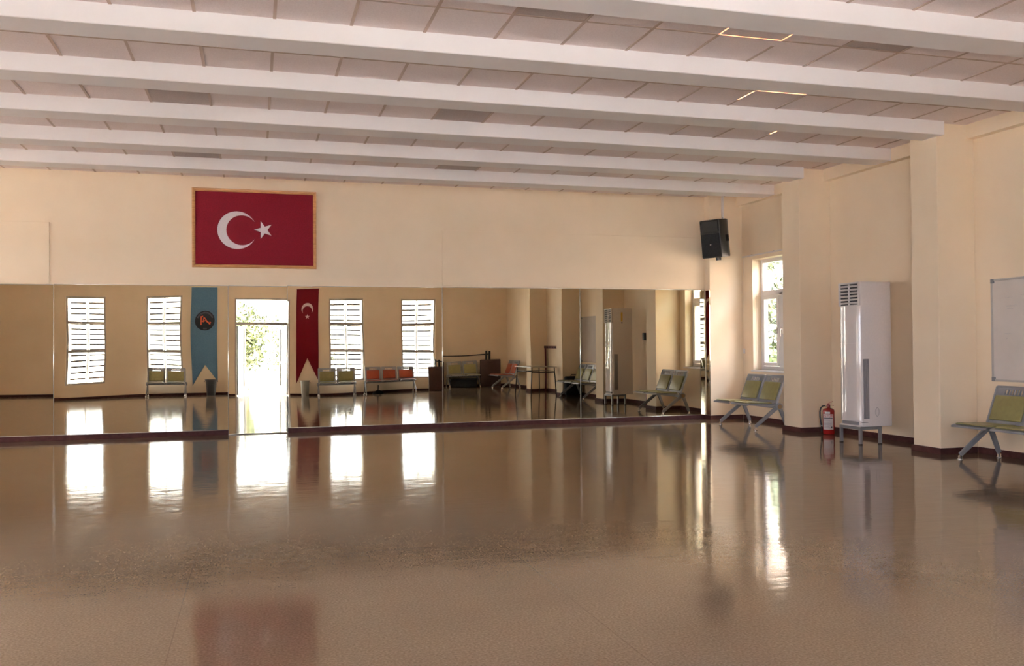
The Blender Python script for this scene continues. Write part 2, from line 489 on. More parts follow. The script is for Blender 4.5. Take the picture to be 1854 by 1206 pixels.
segs += [((PX, PY - bt), (PX, D), '-x'), ((PX, PY), (XW - bt, PY), '-y')]
base_poly('baseboard_right', segs, 'maroon baseboard along the right wall and round its columns')
base_poly('baseboard_back', [((XL, YB), (DOOR[0], YB), '+y'), ((DOOR[1], YB), (XW - bt, YB), '+y')], 'maroon baseboard along the wall with the doorway')

# ------------------------------------------------------------------ mirrors
def mirror(name, x0, x1, z0, z1, yaw, tilt, th, label, amp=.00035, seed=0, pivot=None):
    """a thin silvered sheet, slightly wavy as old glass is; it leans by tilt and turns by yaw"""
    t = thing(name, label, 'mirror', ((x0 + x1) / 2, D, z0), 0, 'mirror sheets along the far wall')
    rnd = random.Random(seed)
    w_ = x1 - x0
    nx, nz = max(8, int(w_ / .08)), 28
    px_ = (x0 + x1) / 2 if pivot is None else pivot
    ph = [rnd.uniform(0, 6.28) for _ in range(6)]
    off = th + math.sin(abs(tilt)) * (z1 - z0) + abs(yaw) * w_ / 2
    bm = bmesh.new()
    grid = []
    for i in range(nx + 1):
        row = []
        for j in range(nz + 1):
            X = x0 + w_ * i / nx; Z = z0 + (z1 - z0) * j / nz
            wob = amp * (math.sin(2.6 * X + ph[0]) * math.cos(2.1 * Z + ph[1]) + .7 * math.sin(4.7 * Z + 1.3 * X + ph[2]) + .5 * math.sin(5.3 * X + ph[3]))
            Y = D - off + wob + (Z - z0) * math.tan(tilt) + (X - px_) * math.tan(yaw)
            row.append(bm.verts.new((X - (x0 + x1) / 2, Y - D, Z - z0)))
        grid.append(row)
    for i in range(nx):
        for j in range(nz):
            f = bm.faces.new((grid[i][j], grid[i + 1][j], grid[i + 1][j + 1], grid[i][j + 1])); f.smooth = True
    me = bpy.data.meshes.new('silvered_glass'); bm.to_mesh(me); bm.free(); me.materials.append(M['mirror'])
    o = bpy.data.objects.new('silvered_glass', me); COL.objects.link(o); o.parent = t
    # polished edge of the sheet
    e = MB(); g = .004
    def yy(X, Z): return -off + (Z - z0) * math.tan(tilt) + (X - px_) * math.tan(yaw)
    hw, hz = w_ / 2, z1 - z0
    for (A, B) in (((-hw, 0), (-hw, hz)), ((hw, 0), (hw, hz)), ((-hw, hz), (hw, hz)), ((-hw, 0), (hw, 0))):
        e.tube([(A[0], yy(A[0] + (x0 + x1) / 2, A[1] + z0) + .001, A[1]), (B[0], yy(B[0] + (x0 + x1) / 2, B[1] + z0) + .001, B[1])], g, 6)
    e.build('polished_edge', 'mirror_edge', t)
    return t
ZT = 2.272
mirror('wall_mirror', XL + .02, -2.80, .082, 2.255, 0, .0035, .010, 'mirror sheet at the left edge of the picture, reflecting bare cream wall', seed=1)
mirror('wall_mirror.001', -2.795, -.392, .078, 2.262, 0, .005, .010, 'mirror sheet reflecting two white windows and the blue banner', seed=2, amp=.0004)
mirror('mirror_door', -.386, .480, .012, 2.262, 0, .0062, .028, 'narrow floor length mirror door reflecting the bright doorway', seed=3, amp=.00015)
mirror('wall_mirror.002', .486, 2.922, .076, ZT, 0, .0065, .010, 'mirror sheet reflecting the red banner and the orange bench', seed=4)
mirror('wall_mirror.003', 2.928, 5.30, .075, 2.278, .003, 0.0005, .010, 'mirror sheet reflecting the little table and the maroon mats', seed=5, amp=.0003)
mirror('wall_mirror.004', 5.306, PX - .012, .075, 2.278, .003, 0, .010, 'mirror sheet nearest the corner, reflecting the white air conditioner', seed=6, amp=.0001)
# strip of mirror on the side of the corner pillar
t = thing('mirror_strip', 'narrow mirror strip on the side of the corner pillar', 'mirror', (PX, PY, .075), 0, 'mirror sheets along the far wall')
ST = math.tan(math.radians(3.3)); sl = D - PY - .03
mb = MB(); mb.prism([(-.004 - sl * ST, .002), (-.004, .002 + sl), (-.001, .002 + sl), (-.001, .002)], 'z', 0, 2.19)
mb.build('silvered_glass', 'mirror', t)
MB().tube([(-.004 - sl * ST, .002, 0), (-.004 - sl * ST, .002, 2.19)], .004, 6).build('polished_edge', 'mirror_edge', t)

# ------------------------------------------------------------------ windows and door on the back wall
def back_window(i, a, b):
    t = thing('window_%d' % i, 'tall white window, %s in the back wall, seen only in the mirrors' % ['farthest left', 'beside the blue banner', 'beside the red banner', 'farthest right'][i - 1], 'window', (a, YB, WZ0), 0, None, 'structure')
    W, Hh = b - a, WZ1 - WZ0
    mb = MB(); f = .055
    mb.box(0, f, -.15, -.05, 0, Hh, bev=.004).box(W - f, W, -.15, -.05, 0, Hh, bev=.004).box(f, W - f, -.15, -.05, 0, f).box(f, W - f, -.15, -.05, Hh - f, Hh)
    for z in (1.36 - WZ0, 2.27 - WZ0): mb.box(f, W - f, -.15, -.05, z - .04, z + .04, bev=.004)
    mb.build('window_frame', 'alu', t)
    g = MB()
    for z0_, z1_ in ((f, 1.32 - WZ0), (1.40 - WZ0, 2.23 - WZ0), (2.31 - WZ0, Hh - f)): g.box(f, W - f, -.102, -.098, z0_, z1_)
    g.build('pane', 'glass', t)
    s = MB(); z = .14
    while z < Hh - .06:
        for u, v in ((.07, W / 2 - .04), (W / 2 + .04, W - .07)):
            s.box(u, v, -.42, -.40, z, z + .047)
        z += .165
    s.build('sunshade_gap_strips', 'gap_shade', t)
    p = MB()
    for u in (.05, W / 2, W - .05): p.box(u - .025, u + .025, -.40, -.37, 0, Hh)
    p.build('sunshade_post', 'edge_white', t)
for i, (a, b) in enumerate(WINS): back_window(i + 1, a, b)

t = thing('door_1', 'grey framed double doorway with a transom, open to daylight, seen in the mirror door', 'door', (DOOR[0], YB, 0), 0, None, 'structure')
W = DOOR[1] - DOOR[0]; f = .05
mb = MB()
mb.box(0, f, -.15, 0, 0, DOOR[2], bev=.004).box(W - f, W, -.15, 0, 0, DOOR[2], bev=.004).box(f, W - f, -.15, 0, DOOR[2] - f, DOOR[2]).box(f, W - f, -.15, 0, 2.20, 2.28, bev=.004)
mb.build('door_frame', 'alu', t)
MB().box(f, W - f, -.08, -.075, 2.28, DOOR[2] - f).build('transom_pane', 'glass', t)
mb = MB()
for k in range(6): mb.box(.18 + k * .26, .20 + k * .26, -.45, -.43, 2.28, DOOR[2] - f)
mb.build('transom_slats', 'edge_white', t)
for (hx, sg) in ((f + .01, 1), (W - f - .01, -1)):
    # leaves folded outwards, edge on
    lf = MB()
    ang = math.radians(73)
    L_ = .78
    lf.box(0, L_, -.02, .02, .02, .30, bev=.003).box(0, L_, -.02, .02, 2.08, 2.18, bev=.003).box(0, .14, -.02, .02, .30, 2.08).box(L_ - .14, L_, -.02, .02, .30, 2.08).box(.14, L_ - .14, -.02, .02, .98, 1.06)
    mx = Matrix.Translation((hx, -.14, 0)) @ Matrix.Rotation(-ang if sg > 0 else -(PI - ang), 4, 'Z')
    leaf = lf.xf(mx).build('door_leaf', 'leaf_metal_shaded', t)
    MB().box(.14, L_ - .14, -.004, .004, .30, 2.08).xf(mx).build('pane', 'glass', leaf)
    MB().tube([(L_ - .05, .02, 1.0), (L_ - .05, .06, 1.0), (L_ - .16, .06, 1.0)], .010, 8).xf(mx).build('door_handle', 'chrome', leaf)

for i, (a, b) in enumerate(LWINS):  # out of view windows, added as a source of fill daylight
    t = thing('window_%d' % (6 + i), 'added fill light window in the left wall, %s from the back, outside the picture' % ['first', 'second', 'third'][i], 'window', (XL, a, LZ0), 0, None, 'structure')
    W, Hh, f = b - a, LZ1 - LZ0, .06
    mb = MB()
    mb.box(-.15, -.08, 0, f, 0, Hh).box(-.15, -.08, W - f, W, 0, Hh).box(-.15, -.08, f, W - f, 0, f).box(-.15, -.08, f, W - f, Hh - f, Hh).box(-.15, -.08, W / 2 - .04, W / 2 + .04, f, Hh - f)
    mb.build('window_frame', 'white_plastic', t)
    MB().box(-.117, -.113, f, W - f, f, Hh - f).build('pane', 'glass', t)
# window in the right wall
y0, y1, z0, z1 = RW
t = thing('window_5', 'white casement window in the right wall beside the corner pillar', 'window', (XW, y0, z0), 0, None, 'structure')
Wd, Hh = y1 - y0, z1 - z0
fx0, fx1 = .16, .23
f = .065
tz = 2.19 - z0
mb = MB()
mb.box(fx0, fx1, 0, f, 0, Hh, bev=.005).box(fx0, fx1, Wd - f, Wd, 0, Hh, bev=.005).box(fx0, fx1, f, Wd - f, 0, f, bev=.005).box(fx0, fx1, f, Wd - f, Hh - f, Hh, bev=.005).box(fx0, fx1, f, Wd - f, tz - .045, tz + .045, bev=.005).box(fx0, fx1, .86, .95, f, tz, bev=.005)
mb.build('window_frame', 'white_plastic', t)
for ya, yb_ in ((f + .005, .855), (.955, Wd - f - .005)):
    c = MB(); g = .06
    c.box(fx0 - .02, fx1 - .02, ya, ya + g, f + .005, tz - .05, bev=.005).box(fx0 - .02, fx1 - .02, yb_ - g, yb_, f + .005, tz - .05, bev=.005).box(fx0 - .02, fx1 - .02, ya + g, yb_ - g, f + .005, f + .005 + g, bev=.005).box(fx0 - .02, fx1 - .02, ya + g, yb_ - g, tz - .05 - g, tz - .05, bev=.005)
    cs = c.build('casement', 'white_plastic', t)
    MB().box(fx0 + .02, fx0 + .025, ya + g, yb_ - g, f + .005 + g, tz - .05 - g).build('pane', 'glass', cs)
    hy = (yb_ - .03) if ya < .5 else (ya + .03)
    MB().box(fx0 - .035, fx0 - .02, hy - .014, hy + .014, .62, .72, bev=.004).tube([(fx0 - .035, hy, .69), (fx0 - .065, hy, .69), (fx0 - .07, hy, .60), (fx0 - .07, hy, .56)], .009, 8).build('window_handle', 'alu', cs)
MB().box(fx0 + .03, fx0 + .035, f, Wd - f, tz + .045, Hh - f).build('pane', 'glass', t)
MB().box(-.035, .16, -.04, Wd + .03, -.03, 0, bev=.005).build('window_sill', 'white_plastic', t)

t = thing('curtain_rail', 'thin white curtain rail on the wall above the right window', 'curtain rail', (XW, 12.06, 2.85))
MB().box(-.045, -.02, 0, 1.98, -.012, .012, bev=.003).build('rail', 'rail', t)
for yy_ in (.35, 1.0, 1.7): MB().box(-.03, 0, yy_ - .012, yy_ + .012, .0, .022).build('bracket', 'alu', t)
MB().tube([(-.03, 1.95, -.01), (-.03, 1.95, -.35)], .002, 5).build('pull_cord', 'rail', t)
sw = MB().box(XW - .012, XW, 14.03, 14.085, 1.15, 1.235, bev=.004); tag(sw.build('light_switch', 'edge_white'), 'small white switch on the wall left of the right window', 'switch')

# ------------------------------------------------------------------ framed flag
def crescent(mb, cx, cz, R, ix, iz, r, y, ax=None, mi=0, n=48):
    """outer circle centre (cx,cz) radius R minus the circle (ix,iz) radius r, as one thin polygon strip"""
    dx, dz = ix - cx, iz - cz
    d = math.hypot(dx, dz); th = math.atan2(dz, dx)
    a = math.acos((d * d + R * R - r * r) / (2 * d * R))
    b = math.acos((d * d + r * r - R * R) / (2 * d * r)); b = PI - (PI - b)
    outer = [(cx + R * math.cos(th + a + (2 * PI - 2 * a) * k / n), cz + R * math.sin(th + a + (2 * PI - 2 * a) * k / n)) for k in range(n + 1)]
    b2 = math.atan2(R * math.sin(a), R * math.cos(a) - d)
    inner = [(ix + r * math.cos(th + b2 + (2 * PI - 2 * b2) * k / n), iz + r * math.sin(th + b2 + (2 * PI - 2 * b2) * k / n)) for k in range(n + 1)]
    for k in range(n):
        pts = [outer[k], outer[k + 1], inner[k + 1], inner[k]]
        if k == 0: pts = [outer[0], outer[1], inner[1]]
        if k == n - 1: pts = [outer[n - 1], outer[n], inner[n - 1]]
        for yv in (y,):
            mb.quad([(p[0], yv, p[1]) for p in pts], mi)
def star(mb, cx, cz, R, ang, y):
    pts = []
    for k in range(10):
        r = R if k % 2 == 0 else R * .382
        pts.append((cx + r * math.cos(ang + k * PI / 5), y, cz + r * math.sin(ang + k * PI / 5)))
    c = (cx, y, cz)
    for k in range(10): mb.quad([c, pts[k], pts[(k + 1) % 10]])

FX0, FX1, FZ0, FZ1 = -.905, .927, 2.540, 3.743
t = thing('framed_flag', 'red flag with white crescent and star in a wooden frame, high above the mirrors', 'flag', (0, D, FZ0))
MB().box(FX0 + .04, FX1 - .04, -.030, -.006, .04, FZ1 - FZ0 - .04).build('flag_cloth', 'red_cloth', t)
mb = MB(); fw = .048
A = [(FX0, 0), (FX1, 0), (FX1, FZ1 - FZ0), (FX0, FZ1 - FZ0)]
I = [(FX0 + fw, fw), (FX1 - fw, fw), (FX1 - fw, FZ1 - FZ0 - fw), (FX0 + fw, FZ1 - FZ0 - fw)]
def lerp(p, q, s): return (p[0] + (q[0] - p[0]) * s, p[1] + (q[1] - p[1]) * s)
prof = [(0, 0), (0, -.040), (.25, -.052), (.55, -.050), (.70, -.040), (.85, -.046), (1, -.036), (1, -.028)]
for k in range(4):
    for (s0, d0), (s1, d1) in zip(prof, prof[1:]):
        a0, a1 = lerp(A[k], I[k], s0), lerp(A[(k + 1) % 4], I[(k + 1) % 4], s0)
        b0, b1 = lerp(A[k], I[k], s1), lerp(A[(k + 1) % 4], I[(k + 1) % 4], s1)
        mb.quad([(a0[0], d0, a0[1]), (a1[0], d0, a1[1]), (b1[0], d1, b1[1]), (b0[0], d1, b0[1])])
bmesh.ops.recalc_face_normals(mb.bm, faces=mb.bm.faces)
mb.build('picture_frame', 'gold', t)
mb = MB(); crescent(mb, -.254, 3.115 - FZ0, .288, -.184, 3.115 - FZ0, .228, -.0312); mb.build('crescent', 'white_cloth', t)
mb = MB(); star(mb, .136, 3.128 - FZ0, .144, PI, -.0312); mb.build('star', 'white_cloth', t)

# ------------------------------------------------------------------ banners on the back wall (seen in the mirrors)
def banner(name, label, matn, x0, x1, z1, zl, zr, zap):
    t = thing(name, label, 'banner', ((x0 + x1) / 2, YB, z1))
    hw = (x1 - x0) / 2
    mb = MB()
    nx, nz = 12, 40
    def yv(X, Z): return .022 + .004 * math.sin(X * 9) * min(1, -Z)
    def bottom(X):
        if X < 0: return (zl - z1) + (zap - zl) * (X + hw) / hw
        return (zap - z1) + (zr - zap) * X / hw
    fr = {}; bk = {}
    for i in range(nx + 1):
        X = -hw + 2 * hw * i / nx
        for j in range(nz + 1):
            Z = bottom(X) * j / nz
            fr[i, j] = mb.bm.verts.new((X, yv(X, Z) + .003, Z)); bk[i, j] = mb.bm.verts.new((X, yv(X, Z), Z))
    fs = []
    for i in range(nx):
        for j in range(nz):
            fs.append(mb.bm.faces.new((fr[i, j], fr[i, j + 1], fr[i + 1, j + 1], fr[i + 1, j])))
            fs.append(mb.bm.faces.new((bk[i, j], bk[i + 1, j], bk[i + 1, j + 1], bk[i, j + 1])))
    for i in range(nx):
        for j in (0, nz): mb.bm.faces.new((fr[i, j], fr[i + 1, j], bk[i + 1, j], bk[i, j]))
    for j in range(nz):
        for i in (0, nx): mb.bm.faces.new((fr[i, j], fr[i, j + 1], bk[i, j + 1], bk[i, j]))
    bmesh.ops.recalc_face_normals(mb.bm, faces=mb.bm.faces)
    for f_ in mb.bm.faces: f_.smooth = True
    mb.build('banner_cloth', matn, t, 40)
    MB().tube([(-hw - .03, .022, .0), (hw + .03, .022, .0)], .012, 8).build('hanging_rod', 'rail', t)
    return t
t = banner('banner', 'blue swallow tailed banner with a dark round emblem beside the doorway', 'blue_cloth', -1.88, -1.14, 3.30, .28, .40, .95)
ez, ey = 2.315 - 3.30, .034
MB().prism([(.02 + .275 * math.cos(2 * PI * k / 40), ez + .275 * math.sin(2 * PI * k / 40)) for k in range(40)], 'y', .029, ey).build('round_emblem', 'navy', t)
mb = MB()
def arcq(r0, r1, a0, a1):
    n = 4
    for k in range(n):
        p = a0 + (a1 - a0) * k / n; q = a0 + (a1 - a0) * (k + 1) / n
        mb.quad([(.02 + r0 * math.cos(p), ey + .001, ez + r0 * math.sin(p)), (.02 + r1 * math.cos(p), ey + .001, ez + r1 * math.sin(p)), (.02 + r1 * math.cos(q), ey + .001, ez + r1 * math.sin(q)), (.02 + r0 * math.cos(q), ey + .001, ez + r0 * math.sin(q))])
for k in range(16):
    a = math.radians(20 + k * 8.8); arcq(.20, .245, a, a + math.radians(6.4))
mb.build('emblem_ring', 'grey_print', t)
mb = MB()
for k in range(3):
    a = math.radians(258 + k * 9); arcq(.20, .245, a, a + math.radians(7))
mb.build('emblem_ring', 'grey_print', t)
mb = MB()
def stroke(p, q, w0):
    mb.bar((p[0], ey + .001, ez + p[1]), (q[0], ey + .001, ez + q[1]), w0, .002)
stroke((-.085, -.115), (-.085, .13), .035); stroke((-.085, .11), (-.035, .13), .03); stroke((-.085, -.02), (.02, .0), .03)
stroke((-.03, -.04), (-.01, .10), .026); stroke((0, .09), (.07, -.01), .026); stroke((.03, .02), (.17, -.10), .036); stroke((.15, -.03), (.19, -.06), .022)
mb.build('emblem_mark', 'orange_print', t)
t = banner('banner.001', 'red swallow tailed banner with white crescent and star beside the doorway', 'red_cloth', 1.27, 1.99, 3.38, .37, .46, 1.13)
mb = MB(); crescent(mb, 0, -.63, .19, 0, -.69, .155, .034); mb.build('crescent', 'white_cloth', t)
mb = MB(); star(mb, .005, -.88, .085, PI / 2, .034); mb.build('star', 'white_cloth', t)

# ------------------------------------------------------------------ benches
def side(u, z):            # bench profile: u runs from the front edge (negative) to the back
    return (u, z)
def make_bench(n, padmat, name, label):
    t = thing(name, label, 'bench')
    pitch = .55; sw_ = .50
    Lh = n * pitch / 2
    bx, bz = .127, .352
    # main beam: a flattened tube below the seats, a round cap at each end
    MB().box(bx - .045, bx + .03, -Lh + .03, Lh - .03, bz - .032, bz + .028, bev=.012).build('beam', 'bench_grey', t)
    for s in (-1, 1):
        e = Lh - .03
        o = MB().tube([(bx, s * e, bz), (bx, s * (e + .05), bz)], .052, 20).build('hub', 'bench_grey', t)
        MB().tube([(bx, s * (e + .05), bz), (bx, s * (e + .056), bz)], .036, 20).build('end_cap', 'brass', o)
        for (fu, nm_) in ((-.277, 'front'), (.265, 'rear')):
            y_ = s * (e + .012)
            lg = MB()
            lg.bar((bx - (.02 if fu < 0 else -.02), y_, bz - .01), (fu, y_, .055), .060, .036, bev=.008, taper=.85)
            lo = lg.build('leg', 'bench_grey', t)
            MB().lathe([(.012, .050), (.022, .045), (.022, .016), (.030, .012), (.030, .0)], (fu, y_, 0), 16).build('foot', 'chrome', lo)
    for k in range(n):
        yc = -Lh + pitch * (k + .5)
        a, b = yc - sw_ / 2, yc + sw_ / 2
        # seat: bent sheet with a rolled front lip and side flanges
        pr = [(-.408, .378), (-.400, .396), (-.36, .408), (-.15, .398), (.06, .392), (.10, .400), (.10, .386), (.06, .378), (-.15, .384), (-.36, .394), (-.395, .374)]
        se = MB().prism(pr, 'y', a, b)
        fl = [(-.395, .396), (-.36, .402), (-.15, .394), (.08, .390), (.10, .372), (.02, .348), (-.10, .346), (-.22, .362), (-.36, .380)]
        se.prism(fl, 'y', a, a + .012).prism(fl, 'y', b - .012, b)
        se.box(-.05, .12, a + .1, a + .14, bz, .388).box(-.05, .12, b - .14, b - .1, bz, .388)
        so = se.build('seat', 'bench_grey', t)
        pp = [(-.375, .409), (-.15, .399), (.045, .393), (.045, .408), (.02, .416), (-.15, .418), (-.35, .426), (-.378, .418)]
        MB().prism(pp, 'y', a + .035, b - .035, bev=.005).build('seat_pad', padmat, so)
        # backrest: plate with six slots along the top, rolled sides
        base = Vector((.100, 0, .404)); top = Vector((.255, 0, .815))
        d = (top - base); hgt = d.length; d.normalize()
        nrm = Vector((-d.z, 0, d.x))       # towards the sitter
        bk = MB()
        def slab(u0, u1, v0, v1, w0, w1, bev=0):
            bk.box(u0, u1, w0, w1, v0, v1, bev=bev)
        W2 = sw_ / 2
        slab(-W2, W2, 0, .345, -.006, .006); slab(-W2, W2, .405, hgt, -.006, .006)
        nsl = 6; sp = .042; s0 = -nsl * sp / 2
        slab(-W2, s0 + .006, .345, .405, -.006, .006); slab(-s0 - .006, W2, .345, .405, -.006, .006)
        for q in range(1, nsl): slab(s0 + q * sp - .006, s0 + q * sp + .006, .345, .405, -.006, .006)
        for sg in (-1, 1):
            slab(sg * W2 - .014, sg * W2 + .014, -.02, hgt, -.020, .016, bev=.006)
        slab(-W2, W2, hgt - .014, hgt + .008, -.018, .014, bev=.005)
        mx = Matrix(((0, nrm.x, d.x, base.x), (1, 0, 0, yc), (0, nrm.z, d.z, base.z), (0, 0, 0, 1)))
        bo = bk.xf(mx).build('backrest', 'bench_grey', t)
        pd = MB().box(-W2 + .035, W2 - .035, .006, .034, .035, .328, bev=.010, seg=3)
        pd.xf(mx).build('back_pad', padmat, bo, 35)
    return t
HALF = 'grey steel waiting benches'
g2 = make_bench(2, 'green', 'waiting_bench', 'two seat bench with olive green pads in the far corner under the right window')
g2['group'] = HALF; g2.location = (7.62, 12.66, 0)
def place(src, loc, rz, label):
    c = copy_tree(src); c.location = loc; c.rotation_euler = (0, 0, rz); c['label'] = label; c['group'] = HALF
    return c
place(g2, (-2.58, YB + .38, 0), -PI / 2, 'two seat green bench under the window beside the blue banner, seen in the mirror')
place(g2, (2.50, YB + .38, 0), -PI / 2, 'two seat green bench right beside the red banner, seen in the mirror')
place(g2, (6.70, YB + .46, 0), -PI / 2, 'two seat green bench between the maroon mats, seen in the mirror')
g3 = make_bench(3, 'green', 'waiting_bench', 'three seat bench with olive green pads under the whiteboard at the right edge')
g3['group'] = HALF; g3.location = (7.905, 7.50, 0)
o3 = make_bench(3, 'orange', 'waiting_bench', 'three seat orange bench between two back windows, seen in the mirror')
o3['group'] = HALF; o3.location = (4.17, YB + .38, 0); o3.rotation_euler = (0, 0, -PI / 2)
o2 = make_bench(2, 'orange', 'waiting_bench', 'two seat orange bench along the right wall near the maroon mats, seen in the mirror')
o2['group'] = HALF; o2.location = (7.80, .98, 0)

# ------------------------------------------------------------------ air conditioner on its stand
AX0, AX1, AY0, AY1 = 7.525, 8.02, 9.90, 10.325
t = thing('air_conditioner', 'tall white floor standing air conditioner on a grey stand beside the column', 'air conditioner', (AX0, AY0, .232))
Wy, Dx, Hz = AY1 - AY0, AX1 - AX0, 2.121 - .232
MB().box(.03, Dx, 0, Wy, 0, Hz, bev=.012, seg=3).build('case', 'ac_side', t, 40)
# bowed glossy front panels with rounded vertical edges
def front(z0_, z1_, name, par, inset=0):
    n = 14
    pts = [(.034, .004)]
    for k in range(n + 1):
        s_ = k / n; y_ = .004 + (Wy - .008) * s_
        e = min(s_, 1 - s_)
        bow = .004 * math.sin(PI * s_) + .022 * (1 - math.exp(-e * 16))
        pts.append((.026 - bow, y_))
    pts.append((.034, Wy - .004))
    mb = MB()
    mb.prism(pts, 'z', z0_, z1_)
    return mb.build(name, 'ac', par, 30)
front(1.085, Hz - .315, 'upper_panel', t)
front(.075, 1.079, 'lower_panel', t)
# outlet grille: dark recess, surround, six blades and a centre bar
gz0, gz1 = Hz - .312, Hz - .02
mb = MB()
mb.box(.0, .034, .004, .026, gz0, Hz - .002, bev=.005).box(.0, .034, Wy - .026, Wy - .004, gz0, Hz - .002, bev=.005).box(.0, .034, .02, Wy - .02, gz1 - .005, Hz - .002, bev=.005).box(0, .034, .02, Wy - .02, gz0, gz0 + .012)
mb.build('grille_surround', 'ac_side', t, 40)
MB().box(.024, .036, .02, Wy - .02, gz0 + .005, gz1).build('grille_recess', 'ac_dark', t)
for k in range(6):
    z = gz0 + .035 + k * .044
    b_ = MB().bar((.004, Wy / 2, z + .012), (.024, Wy / 2, z - .006), .010, Wy - .05, bev=.002, side=Vector((0, 1, 0)))
    b_.build('louvre_blade', 'ac_side', t)
MB().box(.003, .022, Wy / 2 - .006, Wy / 2 + .006, gz0 + .01, gz1).build('grille_divider', 'ac_side', t)
# bottom intake slot, side grilles, round mark, rating label
MB().box(.006, .034, .06, Wy - .05, .022, .06, bev=.004).build('intake_slot', 'ac_grey', t)
MB().box(.004, .034, .004, Wy - .004, .0, .018, bev=.004).build('bottom_lip', 'ac_side', t)
MB().box(.03, .12, -.004, .02, .055, .06).build('case_seam', 'ac_dark', t)
for sy in (-.003, Wy + .003):
    mb = MB()
    for k in range(7): mb.box(.058 + k * .0125, .065 + k * .0125, sy - .003, sy + .003, .105, .88)
    s_ = mb.build('side_grille', 'ac_grey', t)
mb = MB()
ring = [(.262 + .028 * math.cos(2 * PI * k / 28), -.002, .19 + .055 * math.sin(2 * PI * k / 28) * 1.0) for k in range(29)]
mb.tube(ring, .0022, 6); mb.build('round_mark', 'ac_grey', t)
MB().box(.225, .265, Wy, Wy + .002, 1.60, 1.80).build('yellow_sticker', 'yellow', t)
MB().box(.235, .262, Wy, Wy + .002, 1.56, 1.585).build('warning_sticker', 'label_dark', t)
st = thing('appliance_stand', 'grey steel stand with four legs under the white air conditioner', 'stand', (AX0 - .003, AY0, 0))
sx_, sy_ = .335, .425
MB().box(0, sx_, 0, .035, .195, .231).box(0, sx_, sy_ - .035, sy_, .195, .231).box(0, .035, .035, sy_ - .035, .195, .231).box(sx_ - .035, sx_, .035, sy_ - .035, .195, .231).build('top_frame', 'stand', st)
for x_ in (0, sx_ - .035):
    for y_ in (0, sy_ - .035):
        lg = MB().box(x_, x_ + .035, y_, y_ + .035, .012, .195, bev=.002).build('leg', 'stand', st)
        MB().box(x_ - .002, x_ + .037, y_ - .002, y_ + .037, 0, .014, bev=.003).build('rubber_foot', 'black', lg)
cb = MB().box(XW - .05, XW, 10.31, 10.42, 1.42, 1.58, bev=.008)
tag(cb.build('control_box', 'black'), 'small dark control box on the wall behind the air conditioner', 'control box')

# ------------------------------------------------------------------ fire extinguisher
EX, EY = 8.0, 11.23
t = thing('fire_extinguisher', 'red fire extinguisher with a white label on the floor beside the column', 'fire extinguisher', (EX, EY, 0), math.radians(-36))
R = .083
MB().lathe([(.060, 0), (.076, .004), (R, .018), (R, .335), (.080, .352), (.068, .368), (.045, .380), (.026, .386), (.024, .398)], n=40).build('cylinder', 'ext_red', t, 40)
v = MB().lathe([(.026, .395), (.026, .425), (.018, .430), (.018, .440)], n=20); v.build('valve', 'ext_red', t, 40)
hd = MB().bar((-.02, 0, .432), (.075, 0, .418), .008, .022, bev=.002).build('carry_handle', 'ext_red', t)
MB().bar((-.022, 0, .436), (.06, 0, .478), .008, .022, bev=.002).build('squeeze_lever', 'ext_red', t)
MB().tube([(-.024, 0, .415), (-.04, 0, .415)], .014, 10).build('hose_nut', 'chrome', t)
MB().tube([(-.035, 0, .415), (-.075, 0, .41), (-.105, 0, .38), (-.118, 0, .33), (-.118, 0, .26), (-.110, 0, .19), (-.10, 0, .13), (-.095, 0, .10)], .011, 10).tube([(-.095, 0, .10), (-.092, 0, .03)], .015, 10).build('hose', 'black', t)
MB().box(-.106, -.078, -.014, .014, .120, .130).build('hose_clip', 'alu', t)
def wrap(mb, a0, a1, z0_, z1_, r, n=14):
    for k in range(n):
        p = a0 + (a1 - a0) * k / n; q = a0 + (a1 - a0) * (k + 1) / n
        mb.quad([(r * math.cos(p), r * math.sin(p), z0_), (r * math.cos(q), r * math.sin(q), z0_), (r * math.cos(q), r * math.sin(q), z1_), (r * math.cos(p), r * math.sin(p), z1_)])
    return mb
fa = math.radians(-84)
lb = wrap(MB(), fa - 1.12, fa + .78, .075, .295, R + .0008).build('label_sheet', 'label_white', t)
wrap(MB(), fa - .75, fa + .15, .302, .330, R + .0008).build('small_label', 'label_white', t)
wrap(MB(), fa - .98, fa + .62, .232, .243, R + .0016).build('black_stripe', 'label_dark', lb)
def text_mesh(body, size):
    c = bpy.data.curves.new('lettering', 'FONT'); c.body = body; c.size = size; c.align_x = 'CENTER'; c.align_y = 'CENTER'
    o = bpy.data.objects.new('lettering', c); COL.objects.link(o)
    dg = bpy.context.evaluated_depsgraph_get(); dg.update()
    me = bpy.data.meshes.new_from_object(o.evaluated_get(dg))
    bpy.data.objects.remove(o)
    return me
def wrap_text(body, size, zc, r, ac, matn, sx=1.0):
    me = text_mesh(body, size)
    for vv in me.vertices:
        a = ac + vv.co.x * sx / r
        vv.co = Vector((r * math.cos(a), r * math.sin(a), zc + vv.co.y))
    me.materials.clear(); me.materials.append(M[matn])
    o = bpy.data.objects.new('lettering', me); COL.objects.link(o); o.parent = lb
    return o
o = wrap_text('YETÜM', .050, .265, R + .002, fa - .17, 'label_red', .95)
for k, z in enumerate((.212, .198, .176, .163, .150, .137, .118, .105)):
    a_, b_ = (fa - .95, fa - (.1 if k % 3 == 1 else -.1 * (k % 2)))
    wrap(MB(), a_, b_ + .3 * (k % 2), z, z + .005, R + .0016).build('print_line', 'label_grey', lb)
wrap(MB(), fa + .30, fa + .52, .098, .118, R + .0016).build('pressure_mark', 'label_dark', lb)

